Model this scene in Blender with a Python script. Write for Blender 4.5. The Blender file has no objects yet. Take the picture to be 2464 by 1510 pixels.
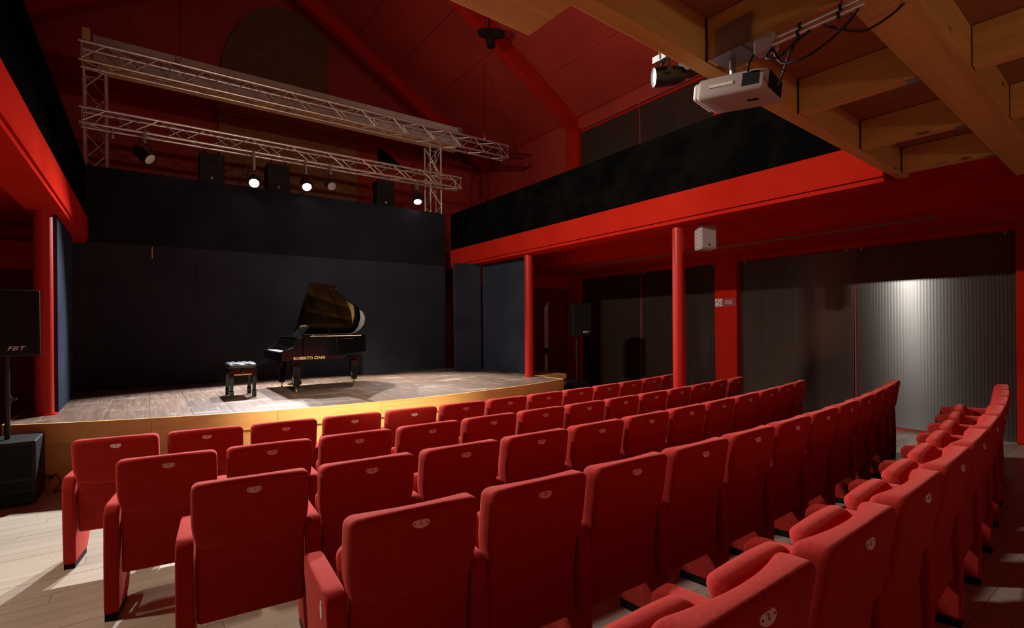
import bpy, bmesh, math, random
from mathutils import Vector, Matrix
random.seed(7)
S = bpy.context.scene
C = S.collection
PI = math.pi

# ------------------------------------------------------------------ camera
CS, SN = 0.81, 0.5864          # camera looks 35.9 degrees right of the stage axis
cam_d = bpy.data.cameras.new('camera'); cam = bpy.data.objects.new('camera', cam_d); C.objects.link(cam)
F = Vector((SN, CS, 0)).normalized(); Rr = Vector((CS, -SN, 0)).normalized(); U = Vector((0, 0, 1))
rho = 0.0089
Rx = Rr*math.cos(rho) - U*math.sin(rho); Ux = U*math.cos(rho) + Rr*math.sin(rho)
M = Matrix((Rx, Ux, -F)).transposed().to_4x4(); M.translation = Vector((0, 0, 1.70))
cam.matrix_world = M
cam_d.sensor_fit = 'HORIZONTAL'; cam_d.sensor_width = 36; cam_d.lens = 1210/2464*36
cam_d.shift_y = 27/2464
cam_d.clip_start = 0.05; cam_d.clip_end = 100
S.camera = cam

# ------------------------------------------------------------------ world, lights, exposure
W = bpy.data.worlds.new('World'); S.world = W; W.use_nodes = True
W.node_tree.nodes['Background'].inputs[0].default_value = (0.02, 0.014, 0.012, 1)
W.node_tree.nodes['Background'].inputs[1].default_value = 0.4
vs = S.view_settings; vs.view_transform = 'Standard'; vs.look = 'None'; vs.exposure = 0.0; vs.gamma = 1.0
vs.use_curve_mapping = False
S.cycles.use_denoising = True
S.cycles.max_bounces = 8; S.cycles.diffuse_bounces = 4; S.cycles.glossy_bounces = 4
S.cycles.sample_clamp_indirect = 4.0

def spot(name, loc, aim, watts, deg, blend=0.3, col=(1, 1, 1), size=0.05):
    d = bpy.data.lights.new(name, 'SPOT'); d.energy = watts; d.spot_size = math.radians(deg); d.spot_blend = blend
    d.color = col; d.shadow_soft_size = size
    o = bpy.data.objects.new(name, d); C.objects.link(o); o.location = loc
    o.rotation_euler = (Vector(aim)-Vector(loc)).to_track_quat('-Z', 'Y').to_euler()
    return o
LAMPS = [(1.64, 10.50, 4.46), (2.57, 10.50, 4.54), (4.98, 10.50, 4.59)]
AIMS = [(.9, 6.4, .7), (2.6, 6.9, .7), (4.35, 8.4, .7)]
COOL = (0.88, 0.94, 1.0)
for p, a, wv, dg, bl, cl in zip(LAMPS, AIMS, (2450, 2200, 1350), (82, 86, 50), (.42, .42, .9), (COOL, (1, .97, .92), (1, .97, .92))):
    d = (Vector(a)-Vector(p)).normalized()
    spot('stage_lamp_beam', Vector(p)+d*.13, a, wv, dg, bl, cl, 0.04)
# linear side lamp on top of the left parapet
KEY = (-0.45, 5.30, 4.62)
kd = bpy.data.lights.new('side_lamp_beam', 'AREA'); kd.shape = 'RECTANGLE'; kd.size = .4; kd.size_y = .07; kd.energy = 250; kd.color = (1, .92, .82); kd.spread = math.radians(150)
ko = bpy.data.objects.new('side_lamp_beam', kd); C.objects.link(ko)
kz = -(Vector((4.55, 4.2, 3.45))-Vector(KEY)).normalized(); kx = (Vector((0, 1, 0))-kz*kz.y).normalized(); ky = kz.cross(kx)
km = Matrix((kx, ky, kz)).transposed().to_4x4(); km.translation = Vector(KEY); ko.matrix_world = km
# front lamp on the balcony edge above the frame, the visible balcony spotlight, then added fill lights
FRONT = (1.10, 2.16, 3.42); FAIM = (2.3, 6.7, .72)
fd_ = (Vector(FAIM)-Vector(FRONT)).normalized()
spot('front_lamp_beam', Vector(FRONT)+fd_*.14, FAIM, 2100, 40, 1.0, (1, .90, .74), 0.08)
BSPOT = (2.69, 2.02, 3.28); BAIM = (-.9, 4.6, 2.9)
bd_ = (Vector(BAIM)-Vector(BSPOT)).normalized()
spot('balcony_lamp_beam', Vector(BSPOT)+bd_*.12, BAIM, 22, 70, .7, (1, .93, .84), 0.04)
RAILS = (((2.2, 1.74, 3.96), (2.9, 10.7, 5.9)), ((3.2, 1.78, 3.96), (6.6, 7.4, 7.2)))
spot('truss_fill_beam', Vector(RAILS[0][0])+(Vector(RAILS[0][1])-Vector(RAILS[0][0])).normalized()*.14, RAILS[0][1], 240, 52, .6, (1, .80, .58), 0.08)  # fill added above the balcony front to brighten the trusses
spot('rear_fill_beam', (1.4, -2.95, 2.12), (3.0, 0.3, 3.2), 55, 84, .9, (1, .78, .52), 0.1)  # fill added behind the viewer, lifts the balcony underside
spot('aisle_fill_beam', (-2.2, 4.6, 2.88), (-.9, 2.6, 0), 300, 110, .8, (1, .88, .72), 0.1)  # unseen fill added in the left aisle to brighten its floor
spot('roof_fill_beam', Vector(RAILS[1][0])+(Vector(RAILS[1][1])-Vector(RAILS[1][0])).normalized()*.14, RAILS[1][1], 190, 92, 1.0, (1, .74, .5), 0.1)  # fill added to brighten the roof boards from below

# ------------------------------------------------------------------ materials
def mat(name, col, rough=0.6, metal=0.0, spec=0.5, sheen=0.0, sheen_tint=(1, 1, 1), coat=0.0, emit=None, estr=0.0):
    m = bpy.data.materials.new(name); m.use_nodes = True
    b = m.node_tree.nodes['Principled BSDF']
    b.inputs['Base Color'].default_value = (*col, 1); b.inputs['Roughness'].default_value = rough
    b.inputs['Metallic'].default_value = metal; b.inputs['Specular IOR Level'].default_value = spec
    b.inputs['Sheen Weight'].default_value = sheen; b.inputs['Sheen Tint'].default_value = (*sheen_tint, 1)
    b.inputs['Coat Weight'].default_value = coat
    if emit:
        b.inputs['Emission Color'].default_value = (*emit, 1); b.inputs['Emission Strength'].default_value = estr
    return m
def nt(m):
    t = m.node_tree; return t, t.nodes, t.links, t.nodes['Principled BSDF']
def noise_tint(m, c0, c1, scale=(3, 3, 3), detail=4, lo=0.35, hi=0.65, coord='Object', bump=0.0, bdist=0.002):
    t, n, l, b = nt(m)
    tc = n.new('ShaderNodeTexCoord'); mp = n.new('ShaderNodeMapping'); mp.inputs['Scale'].default_value = scale
    nz = n.new('ShaderNodeTexNoise'); nz.inputs['Scale'].default_value = 1; nz.inputs['Detail'].default_value = detail
    r = n.new('ShaderNodeValToRGB'); r.color_ramp.elements[0].position = lo; r.color_ramp.elements[1].position = hi
    r.color_ramp.elements[0].color = (*c0, 1); r.color_ramp.elements[1].color = (*c1, 1)
    l.new(tc.outputs[coord], mp.inputs[0]); l.new(mp.outputs[0], nz.inputs[0]); l.new(nz.outputs[0], r.inputs[0])
    l.new(r.outputs[0], b.inputs['Base Color'])
    if bump:
        bp = n.new('ShaderNodeBump'); bp.inputs['Strength'].default_value = bump; bp.inputs['Distance'].default_value = bdist
        l.new(nz.outputs[0], bp.inputs['Height']); l.new(bp.outputs[0], b.inputs['Normal'])
    return m
def wood(name, c0, c1, axis, rough=0.5, knots=True, vary=0.25, scale=1.0, spec=0.4):
    """long-grained timber; axis = the grain direction 0/1/2"""
    m = mat(name, c0, rough, spec=spec); t, n, l, b = nt(m)
    tc = n.new('ShaderNodeTexCoord'); oi = n.new('ShaderNodeObjectInfo')
    off = n.new('ShaderNodeVectorMath'); off.operation = 'SCALE'; off.inputs[0].default_value = (7, 13, 5); l.new(oi.outputs['Random'], off.inputs['Scale'])
    ad = n.new('ShaderNodeVectorMath'); l.new(tc.outputs['Object'], ad.inputs[0]); l.new(off.outputs[0], ad.inputs[1])
    mp = n.new('ShaderNodeMapping'); sc = [26*scale]*3; sc[axis] = 1.3*scale; mp.inputs['Scale'].default_value = sc
    l.new(ad.outputs[0], mp.inputs[0])
    nz = n.new('ShaderNodeTexNoise'); nz.inputs['Scale'].default_value = 1; nz.inputs['Detail'].default_value = 5; nz.inputs['Distortion'].default_value = 0.6
    l.new(mp.outputs[0], nz.inputs[0])
    r = n.new('ShaderNodeValToRGB'); r.color_ramp.elements[0].position = 0.3; r.color_ramp.elements[1].position = 0.7
    r.color_ramp.elements[0].color = (*c0, 1); r.color_ramp.elements[1].color = (*c1, 1); l.new(nz.outputs[0], r.inputs[0])
    hv = n.new('ShaderNodeHueSaturation'); l.new(r.outputs[0], hv.inputs['Color'])
    mr = n.new('ShaderNodeMapRange'); mr.inputs['To Min'].default_value = 1-vary; mr.inputs['To Max'].default_value = 1+vary
    l.new(oi.outputs['Random'], mr.inputs['Value']); l.new(mr.outputs[0], hv.inputs['Value'])
    out = hv.outputs[0]
    if knots:
        mk = n.new('ShaderNodeMapping'); k = [4.2*scale]*3; k[axis] = 1.7*scale; mk.inputs['Scale'].default_value = k; l.new(ad.outputs[0], mk.inputs[0])
        vo = n.new('ShaderNodeTexVoronoi'); vo.inputs['Scale'].default_value = 1; l.new(mk.outputs[0], vo.inputs['Vector'])
        kr = n.new('ShaderNodeValToRGB'); kr.color_ramp.elements[0].position = 0.05; kr.color_ramp.elements[1].position = 0.11
        kr.color_ramp.elements[0].color = (.22, .2, .18, 1); kr.color_ramp.elements[1].color = (1, 1, 1, 1); l.new(vo.outputs['Distance'], kr.inputs[0])
        mx = n.new('ShaderNodeMix'); mx.data_type = 'RGBA'; mx.blend_type = 'MULTIPLY'; mx.inputs[0].default_value = 1
        l.new(out, mx.inputs[6]); l.new(kr.outputs[0], mx.inputs[7]); out = mx.outputs[2]
    l.new(out, b.inputs['Base Color'])
    return m
VELVET = noise_tint(mat('red_velvet', (.4, .02, .02), 0.9, spec=0.1, sheen=0.4, sheen_tint=(1, .22, .17)), (.34, .018, .014), (.43, .028, .022), (60, 60, 60), 6, .3, .7, bump=.25)
REDP = noise_tint(mat('red_paint', (.42, .03, .02), 0.6, spec=0.0), (.42, .014, .007), (.48, .019, .010), (1.5, 1.5, 1.5), 3)
REDGLOSS = mat('red_gloss', (.45, .018, .010), .4, spec=.25)
REDROOF = noise_tint(mat('red_roof_board', (.4, .03, .02), 0.6), (.36, .024, .016), (.44, .034, .022), (.8, .8, .8), 3)
DARKBAND = noise_tint(mat('dark_band', (.008, .008, .010), 0.85, spec=.1), (.010, .011, .015), (.016, .017, .022), (1.4, 1.4, 1.4), 5)
BLACKCLOTH = noise_tint(mat('black_cloth', (.006, .006, .006), 0.95, spec=0.0), (.002, .002, .002), (.005, .0045, .004), (3, 3, 3), 5)
BACKDROP = noise_tint(mat('backdrop_paint', (.02, .021, .026), 0.75, spec=.25), (.018, .020, .029), (.026, .029, .040), (1.4, 1.4, 1.4), 5)
WINGP = noise_tint(mat('wing_paint', (.03, .035, .05), 0.9, spec=0.0), (.026, .03, .043), (.036, .042, .06), (1.3, 1.3, 1.3), 4)
POLY = mat('polycarbonate', (.036, .023, .018), 0.23, spec=1.0)
def _poly(m):
    t, n, l, b = nt(m)
    tc = n.new('ShaderNodeTexCoord'); mp = n.new('ShaderNodeMapping'); mp.inputs['Scale'].default_value = (4, 8, 85)
    nz = n.new('ShaderNodeTexNoise'); nz.inputs['Scale'].default_value = 1; nz.inputs['Detail'].default_value = 3
    bp = n.new('ShaderNodeBump'); bp.inputs['Strength'].default_value = .06; bp.inputs['Distance'].default_value = .002
    b.inputs['Anisotropic'].default_value = .95; b.inputs['Anisotropic Rotation'].default_value = .25
    tg = n.new('ShaderNodeTangent'); tg.direction_type = 'RADIAL'; tg.axis = 'Z'; l.new(tg.outputs[0], b.inputs['Tangent'])
    l.new(tc.outputs['Object'], mp.inputs[0]); l.new(mp.outputs[0], nz.inputs[0]); l.new(nz.outputs[0], bp.inputs['Height']); l.new(bp.outputs[0], b.inputs['Normal'])
    sp_ = n.new('ShaderNodeSeparateXYZ'); l.new(tc.outputs['Object'], sp_.inputs[0])
    md = n.new('ShaderNodeMath'); md.operation = 'PINGPONG'; md.inputs[1].default_value = .019; l.new(sp_.outputs[1], md.inputs[0])
    r = n.new('ShaderNodeValToRGB'); l.new(md.outputs[0], r.inputs[0])
    r.color_ramp.elements[0].position = .001; r.color_ramp.elements[0].color = (.010, .006, .005, 1)
    r.color_ramp.elements[1].position = .006; r.color_ramp.elements[1].color = (.044, .028, .021, 1); l.new(r.outputs[0], b.inputs['Base Color'])
_poly(POLY)
OAK = wood('pale_oak', (.41, .33, .25), (.46, .38, .295), 0, 0.42, knots=False, vary=.07, scale=.6)
GLUE = wood('glulam', (.56, .30, .075), (.70, .41, .12), 0, 0.55, vary=.06, scale=1.0)
GLUEY = wood('glulam_joist', (.56, .30, .075), (.70, .41, .12), 1, 0.55, vary=.08, scale=1.0)
DECK = wood('deck_ply', (.30, .11, .055), (.36, .14, .07), 1, 0.6, knots=False, vary=.08)
FASC = wood('fascia_wood', (.68, .36, .10), (.80, .46, .15), 0, 0.4, vary=.05, scale=.7)
STAGE = wood('stage_wood', (.085, .048, .032), (.17, .105, .075), 1, 0.38, knots=False, vary=.18)
def _scuff(m):
    t, n, l, b = nt(m)
    src = b.inputs['Base Color'].links[0].from_socket
    tc = n.new('ShaderNodeTexCoord')
    acc = src
    for sc, lo, hi, a in (((1.2, 3.5, 1), .56, .75, .55), ((22, 2.2, 1), .66, .72, .6), ((7, 7, 1), .63, .74, .5)):
        mp = n.new('ShaderNodeMapping'); mp.inputs['Scale'].default_value = sc; l.new(tc.outputs['Object'], mp.inputs[0])
        geo = n.new('ShaderNodeNewGeometry'); l.new(geo.outputs['Position'], mp.inputs[0])
        nz = n.new('ShaderNodeTexNoise'); nz.inputs['Scale'].default_value = 1; nz.inputs['Detail'].default_value = 6; l.new(mp.outputs[0], nz.inputs[0])
        r = n.new('ShaderNodeValToRGB'); r.color_ramp.elements[0].position = lo; r.color_ramp.elements[1].position = hi
        r.color_ramp.elements[0].color = (0, 0, 0, 1); r.color_ramp.elements[1].color = (a, a, a, 1); l.new(nz.outputs[0], r.inputs[0])
        mx = n.new('ShaderNodeMix'); mx.data_type = 'RGBA'; l.new(r.outputs[0], mx.inputs[0]); l.new(acc, mx.inputs[6]); mx.inputs[7].default_value = (.42, .36, .31, 1)
        acc = mx.outputs[2]
    l.new(acc, b.inputs['Base Color'])
_scuff(STAGE)
def brick_mat(g):
    m = mat('old_brick', (.1, .05, .02), .9, spec=.2); t, n, l, b = nt(m)
    tc = n.new('ShaderNodeTexCoord'); sp = n.new('ShaderNodeSeparateXYZ'); cb = n.new('ShaderNodeCombineXYZ'); l.new(tc.outputs['Object'], sp.inputs[0])
    l.new(sp.outputs[0], cb.inputs[0]); l.new(sp.outputs[2], cb.inputs[1])
    br = n.new('ShaderNodeTexBrick'); br.inputs['Scale'].default_value = 1; br.inputs['Brick Width'].default_value = .26; br.inputs['Row Height'].default_value = .075
    br.inputs['Mortar Size'].default_value = .008; br.inputs['Color1'].default_value = (.24*g, .10*g, .045*g, 1); br.inputs['Color2'].default_value = (.17*g, .075*g, .035*g, 1); br.inputs['Mortar'].default_value = (.2*g, .13*g, .08*g, 1)
    l.new(cb.outputs[0], br.inputs['Vector']); l.new(br.outputs[0], b.inputs['Base Color'])
    return m
BRICK_LIT = brick_mat(1.7); BRICK_DIM = brick_mat(.8)  # same brick: breast coloured brighter as lit, hood darker as less lit
ALU = noise_tint(mat('aluminium', (.8, .76, .7), .33, metal=.8), (.74, .70, .64), (.86, .82, .76), (9, 9, 9), 3)
STEEL = mat('grey_steel', (.32, .31, .30), .4, metal=.8)
PIANO = mat('piano_black', (.004, .004, .004), .08, spec=.3, coat=0.0)
PLID = mat('piano_lid_gloss', (.004, .004, .004), .06, spec=1.0, coat=1.0)
GOLD = noise_tint(mat('bronze_plate', (.6, .33, .09), .32, metal=.75), (.52, .27, .07), (.7, .42, .14), (5, 5, 5), 3)
BRASS = mat('brass', (.75, .52, .2), .25, metal=1)
IVORY = mat('ivory_keys', (.85, .84, .8), .3)
BLACKPL = noise_tint(mat('black_plastic', (.006, .006, .006), .55, spec=.25), (.004, .004, .004), (.008, .0075, .007), (40, 40, 40), 3, bump=.3)
BLACKMET = mat('black_metal', (.012, .012, .012), .38, metal=.2)
RUBBER = mat('black_rubber', (.005, .005, .005), .7, spec=.2)
PLATE = mat('ivory_plate', (.82, .77, .66), .3, metal=.1)
INK = mat('dark_ink', (.03, .02, .015), .6)
WHITEPL = mat('white_plastic', (.40, .33, .31), .5, spec=.3)
LEATHER = mat('black_leather', (.02, .02, .022), .3, spec=.6)
CREAM = noise_tint(mat('screen_casing', (.34, .28, .26), .55), (.30, .25, .23), (.37, .31, .29), (2, 2, 2), 2)
BATTEN = wood('batten_wood', (.55, .34, .14), (.68, .45, .2), 0, .5, knots=False)
PALE = mat('pale_board', (.45, .49, .54), .5)
REDSIGN = mat('sign_red', (.30, .03, .045), .5)
WHITE = mat('sign_white', (.75, .68, .62), .5)
LENS_ON = mat('lit_lens', (1, 1, 1), .3, emit=(.95, .97, 1), estr=30)
LENS_SIDE = mat('lit_lens_side', (1, 1, 1), .3, emit=(1, .97, .93), estr=12)
LENS_OFF = mat('dark_lens', (.35, .3, .27), .1, spec=.8)
CLAMP = mat('bright_clamp', (.8, .74, .66), .3, metal=.8)
TRACK = mat('ceiling_track', (.16, .15, .11), .4)
LOGO = mat('logo_print', (.75, .75, .8), .4)
GOLDINK = mat('gold_lettering', (.85, .62, .28), .35, metal=.4)
CABLE = mat('cable_black', (.008, .008, .012), .5)

# ------------------------------------------------------------------ mesh helpers
class MB:
    def __init__(s): s.v = []; s.f = []
    def add(s, vs_, fs_):
        o = len(s.v); s.v += [tuple(p) for p in vs_]; s.f += [tuple(i+o for i in f) for f in fs_]; return s
    def box(s, x0, x1, y0, y1, z0, z1):
        return s.add([(x0, y0, z0), (x1, y0, z0), (x1, y1, z0), (x0, y1, z0), (x0, y0, z1), (x1, y0, z1), (x1, y1, z1), (x0, y1, z1)],
                     [(3, 2, 1, 0), (4, 5, 6, 7), (0, 1, 5, 4), (1, 2, 6, 5), (2, 3, 7, 6), (3, 0, 4, 7)])
    def prism(s, poly, a, b, axis):
        """extrude a 2-D polygon along axis: 'x' poly=(y,z); 'y' poly=(x,z); 'z' poly=(x,y)"""
        f = {'x': lambda p, t: (t, p[0], p[1]), 'y': lambda p, t: (p[0], t, p[1]), 'z': lambda p, t: (p[0], p[1], t)}[axis]
        n = len(poly)
        return s.add([f(p, a) for p in poly]+[f(p, b) for p in poly],
                     [tuple(range(n))[::-1], tuple(range(n, 2*n))]+[(i, (i+1) % n, (i+1) % n+n, i+n) for i in range(n)])
    def cyl(s, p0, p1, r0, r1=None, n=12, cap=True):
        r1 = r0 if r1 is None else r1
        p0 = Vector(p0); p1 = Vector(p1); d = (p1-p0).normalized(); a = d.orthogonal().normalized(); b = d.cross(a)
        vs_ = [p0+(a*math.cos(2*PI*i/n)+b*math.sin(2*PI*i/n))*r0 for i in range(n)]+[p1+(a*math.cos(2*PI*i/n)+b*math.sin(2*PI*i/n))*r1 for i in range(n)]
        fs_ = [(i, (i+1) % n, (i+1) % n+n, i+n) for i in range(n)]
        if cap: fs_ += [tuple(range(n))[::-1], tuple(range(n, 2*n))]
        return s.add(vs_, fs_)
    def tube(s, pts, r, n=6):
        for a, b in zip(pts, pts[1:]): s.cyl(a, b, r, r, n)
        return s
    def lathe(s, prof, o, d, n=20):
        """profile (distance along d, radius) around axis d from o"""
        o = Vector(o); d = Vector(d).normalized(); a = d.orthogonal().normalized(); b = d.cross(a)
        vs_ = []; fs_ = []
        for t, r in prof: vs_ += [o+d*t+(a*math.cos(2*PI*i/n)+b*math.sin(2*PI*i/n))*r for i in range(n)]
        for k in range(len(prof)-1): fs_ += [(k*n+i, k*n+(i+1) % n, (k+1)*n+(i+1) % n, (k+1)*n+i) for i in range(n)]
        fs_ += [tuple(range(n))[::-1], tuple(range((len(prof)-1)*n, len(prof)*n))]
        return s.add(vs_, fs_)
    def pad(s, w, d, h, r, fn=None, k=3, nx=6, ny=2, nz=4):
        """rounded box centred at the origin, optional per-vertex map fn(x,y,z)"""
        def ax(L, m):
            H = L/2; q = [-H+r*(1-math.cos(i*PI/2/k)) for i in range(k)]; mid = [-H+r+(L-2*r)*i/m for i in range(m+1)]
            return q+mid+[-v for v in q[::-1]]
        X, Y, Z = ax(w, nx), ax(d, ny), ax(h, nz); Hh = (w/2, d/2, h/2); ids = {}; vs_ = []; fs_ = []
        def vid(p):
            key = tuple(round(c, 5) for c in p)
            if key not in ids:
                q = [max(-(H-r), min(H-r, c)) for c, H in zip(p, Hh)]; dv = Vector([c-e for c, e in zip(p, q)])
                if dv.length > 1e-9: dv = dv.normalized()*r
                P = Vector(q)+dv; ids[key] = len(vs_); vs_.append(fn(*P) if fn else tuple(P))
            return ids[key]
        def grid(A, B, mk, flip):
            for i in range(len(A)-1):
                for j in range(len(B)-1):
                    f = [vid(mk(A[i], B[j])), vid(mk(A[i+1], B[j])), vid(mk(A[i+1], B[j+1])), vid(mk(A[i], B[j+1]))]
                    fs_.append(tuple(f[::-1] if flip else f))
        for sgn in (-1, 1):
            grid(X, Y, lambda a, b: (a, b, sgn*h/2), sgn < 0)
            grid(X, Z, lambda a, b: (a, sgn*d/2, b), sgn > 0)
            grid(Y, Z, lambda a, b: (sgn*w/2, a, b), sgn < 0)
        return s.add(vs_, fs_)
    def mesh(s, name, m, smooth=None):
        me = bpy.data.meshes.new(name); me.from_pydata(s.v, [], s.f)
        bm = bmesh.new(); bm.from_mesh(me); bmesh.ops.recalc_face_normals(bm, faces=bm.faces); bm.to_mesh(me); bm.free()
        me.materials.append(m)
        if smooth is not None:
            me.polygons.foreach_set('use_smooth', [True]*len(me.polygons))
            if smooth < 180: me.set_sharp_from_angle(angle=math.radians(smooth))
        return me
    def obj(s, name, m, parent=None, smooth=None, bevel=0):
        return link(name, s.mesh(name, m, smooth), parent, bevel)
def link(name, data, parent=None, bevel=0):
    o = bpy.data.objects.new(name, data); C.objects.link(o)
    if parent is not None: o.parent = parent
    if bevel:
        b = o.modifiers.new('edge', 'BEVEL'); b.width = bevel; b.segments = 2; b.limit_method = 'ANGLE'
    return o
def box(name, m, x0, x1, y0, y1, z0, z1, parent=None, bevel=0): return MB().box(x0, x1, y0, y1, z0, z1).obj(name, m, parent, bevel=bevel)
def tag(o, label, cat, group=None):
    o['label'] = label; o['category'] = cat
    if group: o['group'] = group
    return o
def thing(name, label, cat, loc=(0, 0, 0), rz=0, group=None):
    o = bpy.data.objects.new(name, None); C.objects.link(o); o.location = loc; o.rotation_euler = (0, 0, rz); o.empty_display_size = .1
    return tag(o, label, cat, group)
def struct(o): o['kind'] = 'structure'; return o
def stuff(o): o['kind'] = 'stuff'; return o
def text(name, body, size, m, parent, loc, rot, extrude=.0006, align='CENTER', shear=0, xs=1):
    key = (body, size, shear, m.name)
    me = TXT.get(key)
    if me is None:
        cu = bpy.data.curves.new(name, 'FONT'); cu.body = body; cu.size = size; cu.extrude = extrude; cu.align_x = align; cu.align_y = 'CENTER'; cu.shear = shear; cu.resolution_u = 2
        tmp = bpy.data.objects.new('tmp', cu); me = bpy.data.meshes.new_from_object(tmp); me.name = name
        bpy.data.objects.remove(tmp); bpy.data.curves.remove(cu); me.materials.clear(); me.materials.append(m); TXT[key] = me
    o = link(name, me, parent); o.location = loc; o.rotation_euler = rot; o.scale = (xs, 1, 1)
    return o
TXT = {}
def ellipse(a, b, n=20): return [(a*math.cos(2*PI*i/n), b*math.sin(2*PI*i/n)) for i in range(n)]

# ------------------------------------------------------------------ room shell
XW0, XW1 = -4.10, 9.10         # side walls
YB, YG = -3.2, 14.9            # rear wall behind the viewer, stage gable
EAVE, KS = 7.07, 0.602
XC = 2.5
def floor_z(y): return max(0.0, 0.195-0.0485*y)
YF = 0.195/0.0485
fl = struct(MB().prism([(YB, floor_z(YB)-.012), (YF, -.012), (15.2, -.012), (15.2, -.3), (YB, -.3)], XW0-.1, XW1+.1, 'x').obj('floor', OAK))
def plank_mb(mb, x0, x1, y0, y1, dz=0):
    g = .0012
    a, b = y0+g, y1-g; za, zb = floor_z(a)+dz, floor_z(b)+dz
    mb.add([(x0+g, a, za-.011), (x1-g, a, za-.011), (x1-g, b, zb-.011), (x0+g, b, zb-.011), (x0+g, a, za), (x1-g, a, za), (x1-g, b, zb), (x0+g, b, zb)],
           [(3, 2, 1, 0), (4, 5, 6, 7), (0, 1, 5, 4), (1, 2, 6, 5), (2, 3, 7, 6), (3, 0, 4, 7)])
    return mb
rest = MB(); PW, PL = .135, 1.15; npl = 0; k = 0; y = YB
while y < 8.0:
    y1 = y+PW
    x = XW0-random.random()*PL*.9
    while x < XW1:
        xa, xb = max(x, XW0), min(x+PL, XW1)
        if xb-xa > .06:
            yc, xc = (y+y1)/2, (xa+xb)/2
            seen = (1.45 < yc < 7.1 and -2.6-.25*max(0, 4-yc)*0 < xc < .62+(2.6-yc)*.25 and xc > -1.02*yc/1.36-.3) or (xc > 8.0 and .2 < yc < 3.4) or (xc > 6.9 and -.4 < yc < 1.6)
            if seen and npl < 285:
                mb = MB(); n0 = (xa, y); plank_mb(mb, xa, xb, y, y1, random.uniform(-.0006, .0006))
                o = mb.obj('plank', OAK, fl); npl += 1
            else: plank_mb(rest, xa, xb, y, y1)
        x += PL
    y = y1
stuff(rest.obj('plank_field', OAK, fl))

def wall_side(sgn, name, side):
    x = XW1 if sgn > 0 else XW0
    o = struct(box(name, REDROOF, min(x, x+sgn*.2), max(x, x+sgn*.2), YB, 15.1, -.1, EAVE+.15))
    return o
wr = wall_side(1, 'wall_right', 'right'); wl = wall_side(-1, 'wall_left', 'left')
wb = struct(box('wall_rear', REDROOF, XW0-.2, XW1+.2, YB-.2, YB, -.1, 11.2))
wg = struct(MB().prism([(XW0-.2, -.1), (XW1+.2, -.1), (XW1+.2, EAVE), (XC, EAVE+KS*6.6+.05), (XW0-.2, EAVE)], YG, YG+.2, 'y').obj('wall_stage_gable', REDROOF))
box('lower_wall', REDROOF, XW0, XW1, YG-.4, YG, 0, 7.1, wg)
# brick furnace block and its arched hood on the gable
box('chimney_breast', BRICK_LIT, 1.46, 4.93, YG-.52, YG-.4, 2.5, 7.02, wg)
MB().box(1.38, 5.02, YG-.62, YG-.4, 7.12, 7.34).box(1.42, 4.98, YG-.57, YG-.4, 7.02, 7.12).obj('cornice', BRICK_LIT, wg)
MB().prism([(1.5, 7.1), (4.25, 7.1), (4.25, 9.95), (3.9, 10.15), (3.35, 10.42), (2.9, 10.4), (2.4, 10.15), (2.05, 9.75), (1.75, 9.2), (1.57, 8.6)], YG-.14, YG, 'y').obj('arched_hood', BRICK_DIM, wg)
MB().prism([(5.6, 6.45), (6.55, 6.45), (5.75, 7.0), (5.6, 7.0)], YG-.45, YG-.4, 'y').obj('dark_gusset', BLACKCLOTH, wg)
# roof in boarded panels between rafters
roof = struct(MB().prism([(XW0-.3, EAVE-.2*KS), (XC, EAVE+6.6*KS), (XW1+.3, EAVE-.2*KS), (XW1+.3, EAVE+.15-.2*KS), (XC, EAVE+6.6*KS+.15), (XW0-.3, EAVE+.15-.2*KS)], YB-.2, YG+.2, 'y').obj('ceiling', REDROOF))
edges = [2.55, 3.64, 4.72, 5.80, 6.87, 7.94, 9.06]
bays = [(YB+.02, 1.1), (1.34, 5.28), (5.52, 9.55), (9.79, 13.7), (13.94, YG-.02)]
for sg in (1, -1):
    for x0, x1 in zip(edges, edges[1:]):
        for y0, y1 in bays:
            def zz(x): return EAVE+KS*(9.1-x)
            a, b = x0+.011, x1-.011
            pts = [(a, zz(a)-.002), (b, zz(b)-.002), (b, zz(b)-.03), (a, zz(a)-.03)]
            if sg < 0: pts = [(2*XC-p, q) for p, q in pts]
            MB().prism(pts, y0+.008, y1-.008, 'y').obj('roof_panel', REDROOF, roof)
RAF = [1.22, 5.40, 9.67, 13.82]
for y in RAF:
    for sg in (1, -1):
        def zz(x): return EAVE+KS*(9.1-x)
        pts = [(2.5, zz(2.5)-.03), (9.1, zz(9.1)-.03), (9.1, zz(9.1)-.42), (2.5, zz(2.5)-.42)]
        if sg < 0: pts = [(2*XC-p, q) for p, q in pts]
        o = MB().prism(pts, y-.12, y+.12, 'y').obj('rafter', REDP, roof)
# pillars on the long walls
for y in (9.67, 5.40, 1.20):
    for sg, w in ((1, wr), (-1, wl)):
        x = XW1 if sg > 0 else XW0
        MB().box(min(x, x-sg*.14), max(x, x-sg*.14), y-.225, y+.225, 0, EAVE-.3).obj('pilaster', REDP, w, bevel=.006)
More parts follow.
